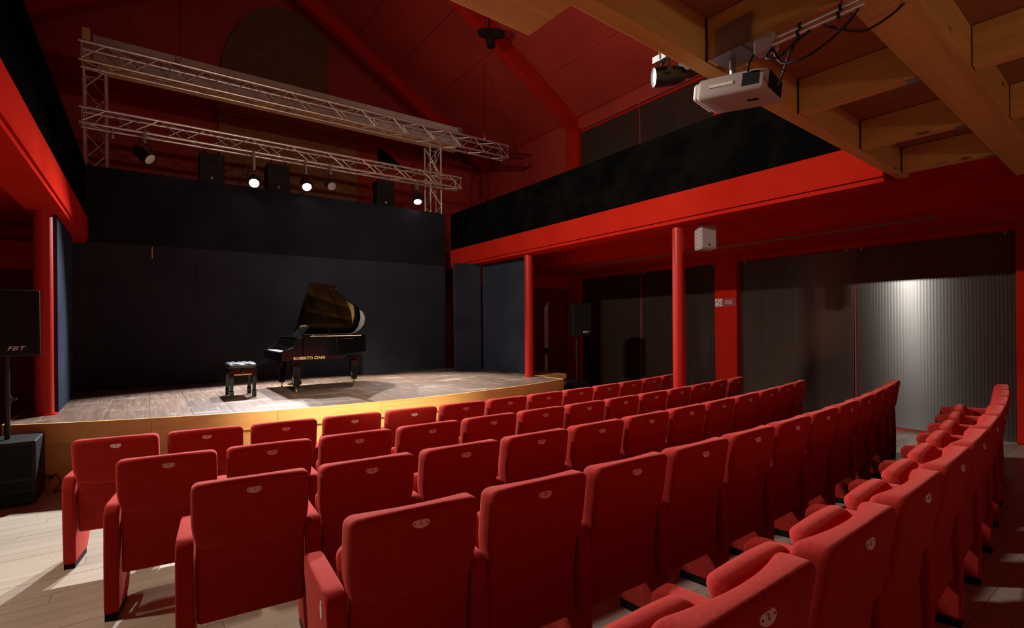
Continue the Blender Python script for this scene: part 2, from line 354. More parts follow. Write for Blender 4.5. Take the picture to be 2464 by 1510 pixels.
# fluted polycarbonate sheets, lower and upper
def fluted(y0, y1, z0, z1, x, sg):
    n = int(round((y1-y0)/.038)); vs_ = []; fs_ = []
    m = n*4
    for i in range(m+1):
        t = i/m; yy = y0+(y1-y0)*t; d = .00012*(0.5-0.5*math.cos(2*PI*i/4))
        vs_ += [(x-sg*(.02+d), yy, z0), (x-sg*(.02+d), yy, z1)]
    fs_ = [(2*i, 2*i+2, 2*i+3, 2*i+1) for i in range(m)]
    k = len(vs_); vs_ += [(x-sg*.012, y0, z0), (x-sg*.012, y1, z0), (x-sg*.012, y1, z1), (x-sg*.012, y0, z1)]
    fs_ += [(k, k+1, k+2, k+3), (k, k+3, 1, 0), (k+1, 2*m, 2*m+1, k+2)]
    return MB().add(vs_, fs_)
spans = [(1.44, 3.255), (3.285, 5.16), (5.64, 7.515), (7.545, 9.43)]
for sg, w, x in ((1, wr, XW1), (-1, wl, XW0)):
    for y0, y1 in spans:
        p = fluted(y0, y1, .12, 2.86, x, sg).obj('polycarbonate_sheet', POLY, w, smooth=180)
        p2 = fluted(y0, y1, 3.25, EAVE-.35, x, sg).obj('polycarbonate_sheet', POLY, w, smooth=180)
        for yy in (y0+.09, y1-.09):
            box('clip', STEEL, min(x-sg*.045, x-sg*.02), max(x-sg*.045, x-sg*.02), yy-.02, yy+.02, 2.83, 2.88, p)
    y = 5.6
    box('rail', REDP, min(x, x-sg*.05), max(x, x-sg*.05), 1.4, 9.4, 6.62, 6.67, w)

# aisle soffits left and right
def soffit(sg):
    mx = (lambda a: a) if sg > 0 else (lambda a: 5.085-a)
    side = 'right' if sg > 0 else 'left'
    def pr(pts): return [(mx(a), b) for a, b in pts]
    y0 = 1.88 if sg > 0 else YB
    o = struct(MB().prism(pr([(6.22, 3.20), (7.15, 3.20), (7.15, 3.30), (6.22, 3.30)]), y0, 14.4, 'y').obj('ceiling_aisle_'+side, REDP))
    MB().prism(pr([(7.15, 2.96), (9.1, 2.96), (9.1, 3.3), (7.15, 3.3)]), YB, 14.4, 'y').obj('dropped_soffit', REDP, o)
    MB().prism(pr([(6.24, 3.19), (7.14, 3.19), (7.14, 3.3), (6.24, 3.3)]), YB, y0-.005, 'y').obj('soffit_panel', REDP, o)
    MB().prism(pr([(8.98, 2.87), (9.1, 2.87), (9.1, 2.955), (8.98, 2.955)]), YB, 9.9, 'y').obj('wall_trim', REDP, o)
    MB().prism(pr([(7.66, 2.948), (7.72, 2.948), (7.72, 2.97), (7.66, 2.97)]), 1.9, 9.6, 'y').obj('track', TRACK, o)
    return o
soffit(1); soffit(-1)

# red side beams, black parapets above them
def side_beam(sg):
    mx = (lambda a: a) if sg > 0 else (lambda a: 5.085-a)
    s = 'right' if sg > 0 else 'left'
    y0 = 1.86 if sg > 0 else -3.1
    t = thing('side_beam', 'long red painted beam on the %s, carried by round columns under a black parapet' % s, 'beam', (0, 0, 0), 0, 'red side beams of the hall')
    def pr(pts): return [(mx(a), b) for a, b in pts]
    MB().prism(pr([(5.86, 3.135), (6.15, 3.135), (6.15, 3.49), (5.86, 3.49)]), y0, 10.58, 'y').obj('beam_face', REDP, t)
    MB().prism(pr([(5.88, 3.08), (6.22, 3.08), (6.22, 3.125), (5.88, 3.125)]), y0, 10.58, 'y').obj('lower_flange', REDP, t)
    p = MB().prism(pr([(5.88, 3.495), (5.98, 3.495), (5.98, 4.35), (5.88, 4.35)]), y0, 10.58, 'y').obj('parapet', BLACKCLOTH)
    tag(p, 'black cloth parapet band above the red beam on the %s' % s, 'parapet', 'black parapets')
    return t
side_beam(1); side_beam(-1)
# ------------------------------------------------------------------ round red columns
def column(x, y, z0, z1, label):
    t = thing('round_column', label, 'column', (x, y, z0), 0, 'round red columns')
    MB().cyl((0, 0, 0), (0, 0, z1-z0), .086, n=28).obj('shaft', REDGLOSS, t, smooth=40)
    MB().cyl((0, 0, 0), (0, 0, .012), .115, n=28).obj('base_plate', REDP, t, smooth=40)
    return t
ST = 0.70
column(6.03, 7.76, ST+.001, 3.08, 'round red column at the right end of the stage front')
column(-.99, 8.0, ST+.001, 3.08, 'round red column at the left end of the stage, behind the loudspeaker')
column(6.09, 4.38, 0.001, 3.08, 'round red column in the audience, beside the small white loudspeaker')

# ------------------------------------------------------------------ stage
SCX, SCY, SR = 3.0, 16.42, 10.0
def front_y(x): return SCY-math.sqrt(SR*SR-(x-SCX)**2)
SX0, SX1 = -1.22, 6.18
st = thing('stage', 'raised stage with worn dark boards and curved yellow timber front', 'stage', (0, 0, 0))
bw = .41; x = SX0; i = 0
xs = []
while x < SX1-.02:
    xs.append((x, min(x+bw, SX1))); x += bw
for xa, xb in xs:
    cuts = [None, 8.05+.55*(i % 2)+random.uniform(-.1, .1), 9.4+.35*((i+1) % 2), 10.585]; i += 1
    for j in range(3):
        g = .0018
        ya0 = front_y(xa+g)+.03 if j == 0 else cuts[j]+g; yb0 = front_y(xb-g)+.03 if j == 0 else cuts[j]+g; y1 = cuts[j+1]-g
        dz = random.uniform(-.0008, .0008)
        MB().prism([(xa+g, ya0), (xb-g, yb0), (xb-g, y1), (xa+g, y1)], ST-.025, ST+dz, 'z').obj('stage_board', STAGE, st)
nf = 40
def arc_strip(xa, xb, r_out, r_in, z0, z1):
    mb = MB(); n = max(2, int((xb-xa)/.1)); vs_ = []; fs_ = []
    for i in range(n+1):
        x = xa+(xb-xa)*i/n; y = SCY-math.sqrt(SR*SR-(x-SCX)**2)
        d = Vector((x-SCX, y-SCY, 0)).normalized()
        a = Vector((x, y, 0))+d*r_out; b = Vector((x, y, 0))+d*r_in
        vs_ += [(a.x, a.y, z0), (a.x, a.y, z1), (b.x, b.y, z1), (b.x, b.y, z0)]
    for i in range(n):
        o = 4*i
        for q in range(4): fs_.append((o+q, o+(q+1) % 4, o+4+(q+1) % 4, o+4+q))
    fs_ += [(0, 1, 2, 3), (4*n+3, 4*n+2, 4*n+1, 4*n)]
    return mb.add(vs_, fs_)
cutsx = [-1.22, .02, 1.26, 2.5, 3.74, 4.98, 6.18]
for xa, xb in zip(cutsx, cutsx[1:]):
    arc_strip(xa+.002, xb-.002, .0, -.03, ST-.205, ST+.004).obj('fascia_band', FASC, st, smooth=30)
for xa, xb in zip(cutsx, cutsx[1:]):
    arc_strip(xa+.002, xb-.002, -.055, -.08, 0.0, ST-.205).obj('fascia_panel', FASC, st, smooth=30)
box('side_panel', FASC, SX0-.025, SX0, front_y(SX0)+.02, 10.58, 0, ST+.004, st)
box('side_panel', FASC, SX1, SX1+.025, front_y(SX1)+.02, 10.58, 0, ST+.004, st)
box('subframe', BLACKCLOTH, SX0+.05, SX1-.05, 8.2, 10.55, .01, ST-.03, st)
lw = tag(box('wooden_platform', FASC, 6.24, 6.95, 7.7, 8.5, .0, .70, bevel=.01), 'low wooden platform beside the right end of the stage', 'platform')

# black stage backdrop wall
ws = struct(box('wall_stage', BACKDROP, -.96, 5.72, 10.60, 10.66, ST-.7, 3.12))
box('upper_band', DARKBAND, -.96, 5.72, 10.585, 10.66, 3.125, 4.35, ws)
for xx in (.72, 2.38, 4.05): box('joint_strip', BACKDROP, xx-.012, xx+.012, 10.594, 10.6, ST, 3.12, ws)
box('batten', BATTEN, .06, .075, 10.585, 10.6, 2.9, 3.1, ws)
def flat(name, pts, label):
    # hinged scenery flat standing on the boards: thin panel following two floor points
    (xa, ya), (xb, yb) = pts; d = Vector((xb-xa, yb-ya, 0)); nrm = Vector((-d.y, d.x, 0)).normalized()*.02
    A, B = Vector((xa, ya, 0)), Vector((xb, yb, 0)); poly = [(A-nrm)[:2], (B-nrm)[:2], (B+nrm)[:2], (A+nrm)[:2]]
    return tag(MB().prism(poly, ST+.006, 3.075, 'z').obj(name, WINGP), label, 'scenery flat', 'dark scenery flats in the wings')
flat('scenery_flat', [(5.43, 9.66), (6.10, 9.64)], 'dark blue-black flat facing the audience in the right wing')
flat('scenery_flat', [(6.16, 9.60), (6.21, 7.92)], 'dark blue-black flat running back from the right stage column')
flat('scenery_flat', [(-.90, 8.12), (-.93, 9.95)], 'narrow dark flat in the left wing behind the red column')

# things in the dark right wing
MBc = MB(); n = 40
vs_ = []; 
for i in range(n+1):
    x = 6.55+.75*i/n; y = 9.35+.035*math.sin(i*1.1)
    vs_ += [(x, y, ST-.69), (x, y, 2.62), (x, y+.012, 2.62), (x, y+.012, ST-.69)]
fs_ = [(4*i+q, 4*i+(q+1) % 4, 4*i+4+(q+1) % 4, 4*i+4+q) for i in range(n) for q in range(4)]
tag(MBc.add(vs_, fs_).obj('stage_curtain', BLACKCLOTH, smooth=180), 'black pleated curtain hanging in the dark right wing', 'curtain')
tag(box('lintel_beam', REDP, 6.25, 8.95, 9.75, 9.95, 2.62, 2.98), 'short red beam over the opening to the right wing', 'beam')
tag(box('lintel_beam', REDP, -4.05, -1.1, 9.75, 9.95, 2.55, 2.94), 'short red beam in the left wing behind the column', 'beam')
t = thing('tall_board', 'tall narrow pale grey board in the dark wing beside the red pilaster', 'board', (7.72, 9.28, 0))
MB().prism([(-.05, 1.15), (.06, 1.15), (.06, 2.25), (-.05, 2.1)], -.012, .012, 'y').obj('upper_leaf', PALE, t)
box('lower_leaf', PALE, -.045, .035, -.012, .012, 0, 1.0, t)
box('hinge_rail', BLACKMET, -.06, .065, -.014, .014, 1.0, 1.15, t)
tag(box('light_box', WHITEPL, 5.56, 5.74, 10.74, 10.80, 2.82, 2.97, bevel=.008), 'small white light box at the right end of the black stage wall', 'light box')
box('bracket', BLACKMET, 5.6, 5.64, 10.66, 10.74, 2.86, 2.9, bpy.data.objects['light_box'])
tag(box('wood_offcut', BATTEN, 6.36, 6.62, 7.9, 7.94, .701, .722), 'short pale wood strip lying on the platform right of the stage', 'wood strip')

# ------------------------------------------------------------------ trusses
def brace_mesh(L): return MB().cyl((0, 0, 0), (0, 0, L), .0095, n=6).mesh('brace', ALU, 60)
def truss(length, a, name, label, loc, vertical=False, group=None):
    t = thing(name, label, 'truss', loc, 0, group)
    e = .024
    def P(u, p, q): return Vector((p, q, u)) if vertical else Vector((u, p, q))
    for p in (0, a):
        for q in (0, a): MB().cyl(P(0, p, q), P(length, p, q), e, n=10).obj('chord', ALU, t, smooth=40)
    nb = int(round(length/.36)); st_ = length/nb; L = math.hypot(st_, a); me = brace_mesh(L)
    for i in range(nb):
        u0, u1 = (i*st_, (i+1)*st_)
        for face in range(4):
            c0, c1 = (0, a) if (i+face) % 2 == 0 else (a, 0)
            f = {0: lambda v: (0, v), 1: lambda v: (a, v), 2: lambda v: (v, 0), 3: lambda v: (v, a)}[face]
            A, B = P(u0, *f(c0)), P(u1, *f(c1)); o = link('brace', me, t); o.location = A
            o.rotation_euler = (B-A).to_track_quat('Z', 'Y').to_euler()
    me2 = brace_mesh(a)
    for u in (.03, length-.03):
        for A, B in ((P(u, 0, 0), P(u, a, 0)), (P(u, 0, a), P(u, a, a)), (P(u, 0, 0), P(u, 0, a)), (P(u, a, 0), P(u, a, a))):
            o = link('end_bar', me2, t); o.location = A; o.rotation_euler = (B-A).to_track_quat('Z', 'Y').to_euler()
    return t
G = 'aluminium lighting trusses over the stage'
truss(8.46, .30, 'lighting_truss', 'upper horizontal aluminium truss, the longer one, with the screen casing behind', (-.87, 10.56, 6.03), False, G)
truss(7.05, .25, 'lighting_truss', 'lower horizontal aluminium truss carrying the stage spotlights', (-.87, 10.56, 5.02), False, G)
truss(6.05, .29, 'lighting_truss', 'upright aluminium truss leg at the left end of the two long trusses', (-.84, 10.915, 0), True, G)
truss(6.05, .29, 'lighting_truss', 'upright aluminium truss leg at the right end of the lower truss', (5.52, 10.915, 0), True, G)
sc = thing('projection_screen', 'rolled projection screen in a long beige casing behind the upper truss', 'screen', (0, 10.98, 6.20))
box('casing', CREAM, -.72, 6.36, 0, .14, .0, .46, sc, bevel=.006)
box('bottom_batten', BATTEN, -.66, 6.28, .02, .12, -.15, -.02, sc, bevel=.006)
for xx in (-.80, 6.38): MB().box(xx-.05, xx+.05, -.05, .14, -.11, .52 if xx < 0 else .45).obj('end_bracket', BATTEN if xx < 0 else STEEL, sc)
for i in range(9):
    xx = .1+.75*i; MB().cyl((xx, -.02, -.1), (xx, .06, -.1), .025, n=10).obj('mounting_bolt', STEEL, sc)
def hang(x, y, z, ztop, label):
    t = thing('suspension_cable', label, 'cable', (x, y, z), 0, 'steel cables holding the upper truss')
    MB().cyl((0, 0, .18), (0, 0, ztop-z), .007, n=6).obj('wire', CABLE, t)
    MB().lathe([(0, .012), (.03, .03), (.07, .03), (.10, .014), (.18, .01)], (0, 0, 0), (0, 0, 1), 10).obj('hook', CLAMP, t, smooth=40)
    MB().tube([(-.12, 0, -.02), (0, 0, .06), (.12, 0, -.02)], .008).obj('sling', CABLE, t)
    return t
hang(.50, 10.71, 6.38, 9.75, 'thin cable holding the left part of the upper truss')
hang(6.95, 10.71, 6.38, 8.30, 'thin cable with a bright hook holding the right end of the upper truss')

# ------------------------------------------------------------------ spotlights
def par_can(name, label, loc, aim, lens, hang_z, r=.095, L=.26, group='black stage spotlights', cat='spotlight', body=BLACKMET):
    loc = Vector(loc); d = (Vector(aim)-loc).normalized()
    t = thing(name, label, cat, loc, 0, group)
    MB().lathe([(-L*.62, r*.35), (-L*.6, r*.62), (-L*.45, r*.8), (-L*.3, r*.95), (L*.25, r), (L*.38, r), (L*.38, r*.9), (L*.30, r*.88)], (0, 0, 0), d, 22).obj('housing', body, t, smooth=35)
    MB().lathe([(L*.305, r*.86), (L*.33, r*.7), (L*.345, r*.3)], (0, 0, 0), d, 22).obj('lens', lens, t, smooth=60)
    side = d.cross(Vector((0, 0, 1))).normalized(); h = min(.2, hang_z-loc.z-.03)
    pts = [side*(r+.012), side*(r+.012)+Vector((0, 0, h)), -side*(r+.012)+Vector((0, 0, h)), -side*(r+.012)]
    MB().tube(pts, .009).obj('yoke', BLACKMET, t)
    for q in (1, -1): MB().cyl(side*(r*.8)*q, side*(r+.035)*q, .018, n=8).obj('knob', BLACKMET, t)
    MB().box(-.02, .02, -.02, .085, h, hang_z-loc.z+.01).obj('clamp', STEEL, t)
    return t
TZ = 5.02
LB = ['lit spotlight on the lower truss, leftmost of the three burning ones', 'lit spotlight on the lower truss, middle one of the three burning', 'lit spotlight on the lower truss, nearest its right end']
for p, a, s in zip(LAMPS, AIMS, LB): par_can('stage_spotlight', s, (p[0], p[1], p[2]), a, LENS_ON, TZ)
par_can('stage_spotlight', 'unlit black spotlight slanting down near the left end of the lower truss', (-.02, 10.50, 4.62), (1.2, 9.5, 3.4), WHITE, TZ, .11, .34)
par_can('stage_spotlight', 'small unlit spotlight hanging right of the middle burning lamp', (3.05, 10.5, 4.6), (3.3, 8.0, 3.0), LENS_OFF, TZ, .1, .24)
t = thing('light_bulb', 'tiny bare bulb hanging under the left part of the lower truss', 'bulb', (-.45, 10.56, 4.83))
MB().lathe([(0, .012), (.03, .03), (.06, .022), (.08, .015), (.19, .012)], (0, 0, 0), (0, 0, 1), 10).obj('bulb_glass', LENS_OFF, t, smooth=60)
t = thing('light_bulb', 'tiny bare bulb hanging beside the rightmost burning spotlight', 'bulb', (5.35, 10.56, 4.83))
MB().lathe([(0, .012), (.03, .03), (.06, .022), (.08, .015), (.19, .012)], (0, 0, 0), (0, 0, 1), 10).obj('bulb_glass', LENS_OFF, t, smooth=60)
def cabinet(x, w, z0, z1, label):
    t = thing('monitor_speaker', label, 'speaker', (x, 10.76, z0), 0, 'dark speaker boxes behind the lower truss')
    MB().box(-w/2, w/2, 0, .3, 0, z1-z0).obj('box', BLACKPL, t, bevel=.015)
    MB().cyl((0, -.004, .09), (0, .01, .09), .025, n=14).obj('horn', LENS_OFF, t, smooth=40)
    MB().box(-w*.2, w*.2, -.004, .01, (z1-z0)*.72, (z1-z0)*.8).obj('handle', RUBBER, t)
    for s in (-1, 1): MB().tube([(s*w*.3, .05, z1-z0-.01), (s*w*.3, .05, 5.02-z0)], .012).obj('hanger', BLACKMET, t)
    return t
cabinet(.98, .40, 4.38, 4.92, 'dark speaker box behind the truss, left of the leftmost burning lamp')
cabinet(2.12, .42, 4.38, 4.92, 'dark speaker box behind the truss, between the two left burning lamps')
cabinet(4.34, .40, 4.38, 4.95, 'dark speaker box behind the truss, left of the rightmost burning lamp')

# linear side lamp on the left parapet (outside the frame)
sl = thing('side_lamp', 'black linear stage lamp clamped on top of the left parapet', 'lamp', (KEY[0]-.03, KEY[1], KEY[2]))
MB().box(-.07, .0, -.40, .40, -.05, .06).obj('housing', BLACKMET, sl, bevel=.006)
MB().box(-.39, -.07, -.02, .02, -.02, .02).box(-.41, -.37, -.03, .03, -.272, .03).obj('bracket_arm', STEEL, sl)

# ------------------------------------------------------------------ wooden balcony over the rear seats
BA = math.radians(1.9); BZ = 3.15
bal = thing('balcony', 'glulam timber balcony with joists and reddish boards above the rear seats', 'balcony', (1.65, 1.69, BZ), BA)
def bb(name, m, u0, u1, v0, v1, z0, z1, bevel=.004): return MB().box(u0, u1, v0, v1, z0, z1).obj(name, m, bal, bevel=bevel)
bb('front_beam', GLUE, -5.4, 4.56, -.095, 0, 0, .34)
bb('soffit_board', GLUE, -5.4, -.08, .002, .30, 0, .05)
bb('soffit_upstand', GLUE, -5.4, -.08, .26, .30, .052, .34)
bb('girder', GLUE, -5.4, 5.38, -.98, -.76, 0, .40)
bb('rear_girder', GLUE, -5.4, 4.42, -3.3, -3.1, 0, .40)
JU = [.87, 2.02, 3.20, 4.30]
for u in [-5.4, -4.2, -3.2, -2.1, -1.2, -.28]+JU:
    bb('joist', GLUEY, u, u+.1, -.755, -.10, 0.004, .236)
    bb('joist', GLUEY, u+.12, u+.22, -3.1, -.985, 0.004, .236)
    bb('shadow_gap', BLACKMET, u-.006, u-.001, -.106, -.097, .0, .236, 0)
    if u > 1: bb('joist_hanger', STEEL, u+.02, u+.08, -.76, -.70, -.003, .004, 0)
u = -5.4
while u < 4.4:
    bb('deck_board', DECK, u+.002, min(u+.288, 4.42), -3.3, .0, .345 if False else .24, .28, 0)
    u += .29
# note: boards pass over the joists and stop at the front beam
for o in list(bal.children):
    if o.name.startswith('deck_board'):
        me = o.data
        for v in me.vertices:
            if v.co.y > -.05: v.co.y = -.097
        # keep clear of the girders
    if o.name.startswith('girder') or o.name.startswith('rear_girder'):
        for v in o.data.vertices:
            if v.co.z > .3: v.co.z = .238

bb('added_handrail', BLACKMET, -5.4, 4.4, -.03, .03, 1.0, 1.05)  # unseen rail and posts, added to carry the two fill spotlights
for i in range(9): bb('added_rail_post', BLACKMET, -5.3+1.2*i, -5.26+1.2*i, -.02, .02, .34, 1.0, 0)
for (p, a), lab in zip(RAILS, ('unseen spotlight added on the balcony rail to brighten the stage trusses', 'unseen spotlight added on the balcony rail to brighten the red roof')):
    par_can('fill_spotlight', lab, p, a, LENS_OFF, 4.16, .085, .26, 'black stage spotlights')  # bodies for the added truss and roof fills
# projector under the first joist
pj = thing('projector', 'pinkish white video projector hanging under the first balcony joist', 'projector', (2.64, 1.50, 2.97), math.radians(4))
pj.rotation_euler = (math.radians(7), 0, math.radians(10)); pj.scale = (.9, .92, .92)
MB().pad(.30, .40, .125, .028, lambda x, y, z: (x*(1-.12*max(0, y-.05)), y, z)).obj('housing', WHITEPL, pj, smooth=60)
MB().pad(.26, .05, .10, .02, lambda x, y, z: (x, y+.205, z)).obj('front_bezel', WHITE, pj, smooth=60)
MB().lathe([(0, .04), (.03, .042), (.035, .03)], (.06, .215, .01), (0, 1, 0), 16).obj('lens', LENS_OFF, pj, smooth=40)
MB().box(-.155, -.149, -.02, .12, -.005, .012).obj('side_grip', WHITE, pj)
MB().box(-.153, -.149, -.16, -.07, -.03, .04).obj('vent', RUBBER, pj)
MB().box(-.11, .11, -.204, -.198, -.04, .045).obj('rear_grille', RUBBER, pj)
MB().box(-.02, .005, -.12, -.06, -.066, -.061).obj('label_slot', RUBBER, pj)
br = thing('projector_bracket', 'grey steel angle bracket fixed to the joist above the projector', 'bracket', (2.518, 1.50, 3.15))
MB().box(-.012, -.002, -.14, .06, .0, .14).box(-.02, .10, -.14, .06, -.012, -.003).obj('angle_plate', STEEL, br)
MB().tube([(.06, .0, -.012), (.06, .0, -.125)], .016, 10).obj('drop_tube', STEEL, br)
MB().box(-.03, .16, -.10, .08, -.018, -.0125).obj('mount_plate', STEEL, br)
jb = tag(box('junction_box', WHITEPL, 2.44, 2.515, 1.22, 1.31, 3.03, 3.11, bevel=.006), 'small beige junction box at the end of the pipes beside the projector', 'box')
for i, (dz, r, lab) in enumerate(((3.085, .016, 'upper one of the two grey conduit pipes along the first joist'), (3.045, .012, 'lower one of the two grey conduit pipes along the first joist'))):
    t = thing('conduit_pipe', lab, 'pipe', (2.485-.025*i, 0, dz), 0, 'conduit pipes under the balcony')
    MB().cyl((0, .84, 0), (0, 1.23, 0), r, n=12).obj('pipe', ALU, t, smooth=40)
    for yy in (.93, 1.1): MB().cyl((0, yy, 0), (0, yy+.012, 0), r+.004, n=12).obj('cable_tie', CABLE, t, smooth=40)
def bez(pts, n=14):
    out = []
    P = [Vector(p) for p in pts]
    for i in range(len(P)-1):
        p0 = P[max(i-1, 0)]; p1 = P[i]; p2 = P[i+1]; p3 = P[min(i+2, len(P)-1)]
        for k in range(n):
            t_ = k/n; out.append(.5*((2*p1)+(p2-p0)*t_+(2*p0-5*p1+4*p2-p3)*t_*t_+(3*p1-p0-3*p2+p3)*t_**3))
    return out+[P[-1]]
def cable(label, pts, r=.006): return tag(MB().tube(bez(pts, 8), r, 6).obj('cable', CABLE, smooth=60), label, 'cable', 'black cables round the projector')
cable('black cable drooping in a wide loop below the conduit pipes', [(2.455, .86, 3.03), (2.455, .93, 2.97), (2.45, 1.05, 2.92), (2.45, 1.17, 2.93), (2.45, 1.22, 3.02)])
cable('black cable in a tight loop at the end of the lower conduit pipe', [(2.455, 1.22, 3.03), (2.43, 1.24, 2.98), (2.43, 1.18, 2.96), (2.445, 1.12, 3.0), (2.452, 1.05, 3.03)])
cable('black cable running down from the conduit to the back of the projector', [(2.452, 1.10, 3.03), (2.46, 1.14, 2.98), (2.50, 1.19, 2.93), (2.56, 1.24, 2.90), (2.62, 1.29, 2.92)])
cable('black cable running off to the right across the reddish boards', [(2.455, 1.0, 3.03), (2.52, .95, 3.01), (2.64, .90, 3.02), (2.76, .84, 3.10), (2.8, .80, 3.15)])
cable('short black cable from the junction box to the top of the projector', [(2.47, 1.31, 3.06), (2.47, 1.35, 3.01), (2.52, 1.38, 3.0)])

al = thing('added_ceiling_lamp', 'unseen round downlight added under the left aisle soffit to brighten the floor', 'lamp', (-2.2, 4.6, 2.90))
MB().lathe([(0, .08), (.05, .08), (.06, .06)], (0, 0, 0), (0, 0, 1), 16).obj('housing', STEEL, al, smooth=40)  # body for the added aisle fill
rl = thing('added_wall_lamp', 'unseen uplighter added on the rear wall to brighten the balcony timber', 'lamp', (1.4, YB, 2.0))
MB().box(-.08, .08, 0, .04, -.1, .1).obj('back_plate', STEEL, rl)  # body for the added rear fill
MB().lathe([(0, .03), (.1, .05), (.2, .09)], (0, .08, -.12), (0, .3, 1), 14).obj('shade', BLACKMET, rl)
# balcony front spotlight with bright clamp
fs = par_can('balcony_spotlight', 'black spotlight with white lens hanging from the balcony front edge', BSPOT, BAIM, LENS_SIDE, 3.42, .062, .20, 'black stage spotlights')
MB().tube([(-.03, 0, .15), (.05, .0, .12), (.08, -.10, .14)], .008).tube([(-.06, .0, .19), (-.05, 0, .10)], .007).obj('clamp_jaw', CLAMP, fs)
MB().box(.05, .16, -.18, -.06, .0, .08).obj('ballast', BLACKMET, fs, bevel=.006)
MB().tube([(0, 0, .13), (0, -.30, .15)], .012).obj('arm', STEEL, fs)
fl2 = par_can('front_spotlight', 'black spotlight on the balcony front, aimed at the stage edge', FRONT, FAIM, LENS_OFF, 3.64, .09, .26, 'black stage spotlights')
MB().tube([(0, 0, .2), (0, -.2, .2), (0, -.2, .0)], .012).obj('arm', STEEL, fl2)
# twin spot hanging high by the rafter
tw = thing('ceiling_spotlight', 'cluster of three black spotlight heads hanging high beside the red rafter', 'spotlight', (6.13, 9.2, 8.12), 0, 'black stage spotlights')
MB().tube([(0, 0, .05), (.02, .1, .58)], .02).obj('stem', BLACKMET, tw)
for nm, d, m in (('head', (-.8, -.2, -.35), WHITE), ('head', (.05, -.1, -1), LENS_OFF), ('head', (.8, -.2, .1), LENS_OFF)):
    d = Vector(d).normalized(); MB().lathe([(-.05, .05), (.0, .10), (.22, .105), (.30, .085), (.30, .07)], d*.02, d, 16).obj(nm, BLACKMET, tw, smooth=40)
MB().lathe([(.30, .06), (.31, .05)], (0, 0, .03), Vector((-.8, -.2, -.35)), 12).obj('lens', WHITE, tw)

# small white wall speaker by the column, no-smoking sign, red sign on the gable
sp = thing('wall_loudspeaker', 'small white loudspeaker with ribbed edge hung beside the middle red column', 'speaker', (6.29, 4.08, 2.885), math.radians(-30))
MB().pad(.235, .20, .33, .018).obj('cabinet', WHITEPL, sp, smooth=60)
MB().box(-.1, .1, -.106, -.099, -.145, .145).obj('grille', CREAM, sp, bevel=.004)
for i in range(6): MB().box(-.124, -.116, -.09, .06, -.14+.05*i, -.115+.05*i).obj('rib', WHITEPL, sp)
MB().box(-.008, .008, -.109, -.105, -.12, -.09).obj('badge', INK, sp)
MB().tube([(0, .05, .15), (-.0, .05, .31)], .015).obj('bracket', BLACKMET, sp)
sg = thing('no_smoking_sign', 'red and white no smoking sign on the pilaster behind the columns', 'sign', (XW1-.145, 5.40, 2.10), -PI/2)
MB().box(-.21, .21, -.004, .0, -.078, .078).obj('plate', REDSIGN, sg)
MB().box(-.208, -.062, -.007, -.004, -.074, .074).obj('symbol_field', WHITE, sg)
mb = MB(); n = 24
mb.add([((-.135+r*math.cos(2*PI*i/n)), -.0085, r*math.sin(2*PI*i/n)) for r in (.062, .05) for i in range(n)], [(i, (i+1) % n, n+(i+1) % n, n+i) for i in range(n)])
mb.obj('prohibition_ring', REDSIGN, sg)
MB().add([(-.135+a, -.009, b) for a, b in ((-.045, .036), (-.036, .045), (.045, -.036), (.036, -.045))], [(0, 1, 2, 3)]).obj('slash', REDSIGN, sg)
MB().box(-.168, -.10, -.0095, -.007, -.006, .006).obj('cigarette', INK, sg)
for xx in (-.03, .165): MB().add([(xx-.02, -.0055, .02), (xx+.02, -.0055, .02), (xx, -.0055, .058)], [(0, 1, 2)]).obj('pictogram', INK, sg)
text('lettering', 'VIETATO\nFUMARE', .038, WHITE, sg, (.068, -.0055, .002), (PI/2, 0, 0), .0003)
tag(box('notice_board', REDSIGN, 5.55, 5.9, YG-.43, YG-.405, 5.95, 6.2), 'small dull red notice high on the rear gable beside the truss leg', 'sign')

# ------------------------------------------------------------------ loudspeaker stacks
def sub(name, label, loc, rz, w=.62, d=.52, h=.62):
    t = thing(name, label, 'speaker', loc, rz, 'black floor subwoofers')
    MB().box(-w/2, w/2, 0, d, 0.02, h).obj('cabinet', BLACKPL, t, bevel=.012)
    for i in range(2): MB().box(-w*.44, w*.44, -.006, .01, .06+.1*i, .135+.1*i).obj('port', RUBBER, t)
    MB().box(-w*.45, w*.45, -.004, .006, .27, h-.04).obj('grille', RUBBER, t)
    for zz in (.36, .30): MB().box(w/2-.002, w/2+.004, d*.42, d*.6, zz, zz+.04).obj('side_handle', RUBBER, t)
    for sx in (-1, 1):
        for yy in (.06, d-.06): MB().cyl((sx*(w/2-.06), yy, 0), (sx*(w/2-.06), yy, .021), .02, n=10).obj('foot', RUBBER, t)
    return t
def top_box(name, label, loc, rz, w, h, d, tip):
    t = thing(name, label, 'speaker', loc, rz, 'black loudspeakers on poles')
    MB().prism([(-w/2, 0), (w/2, 0), (w/2*.72, d), (-w/2*.72, d)], 0, h, 'z').obj('cabinet', BLACKPL, t, bevel=.012)
    MB().box(-w*.46, w*.46, -.006, .004, .03, h-.03).obj('grille', RUBBER, t)
    text('logo', 'FBT', .055, LOGO, t, (w*.18, -.008, .075), (PI/2, 0, 0), .0006, shear=.3, xs=1.35)
    return t
sub('subwoofer', 'black subwoofer on the floor at the left, in front of the stage', (-1.20, 6.68, 0.001), 0)
pl = thing('speaker_pole', 'black speaker pole standing on the left subwoofer', 'pole', (-1.13, 6.94, .622), 0, 'black speaker poles')
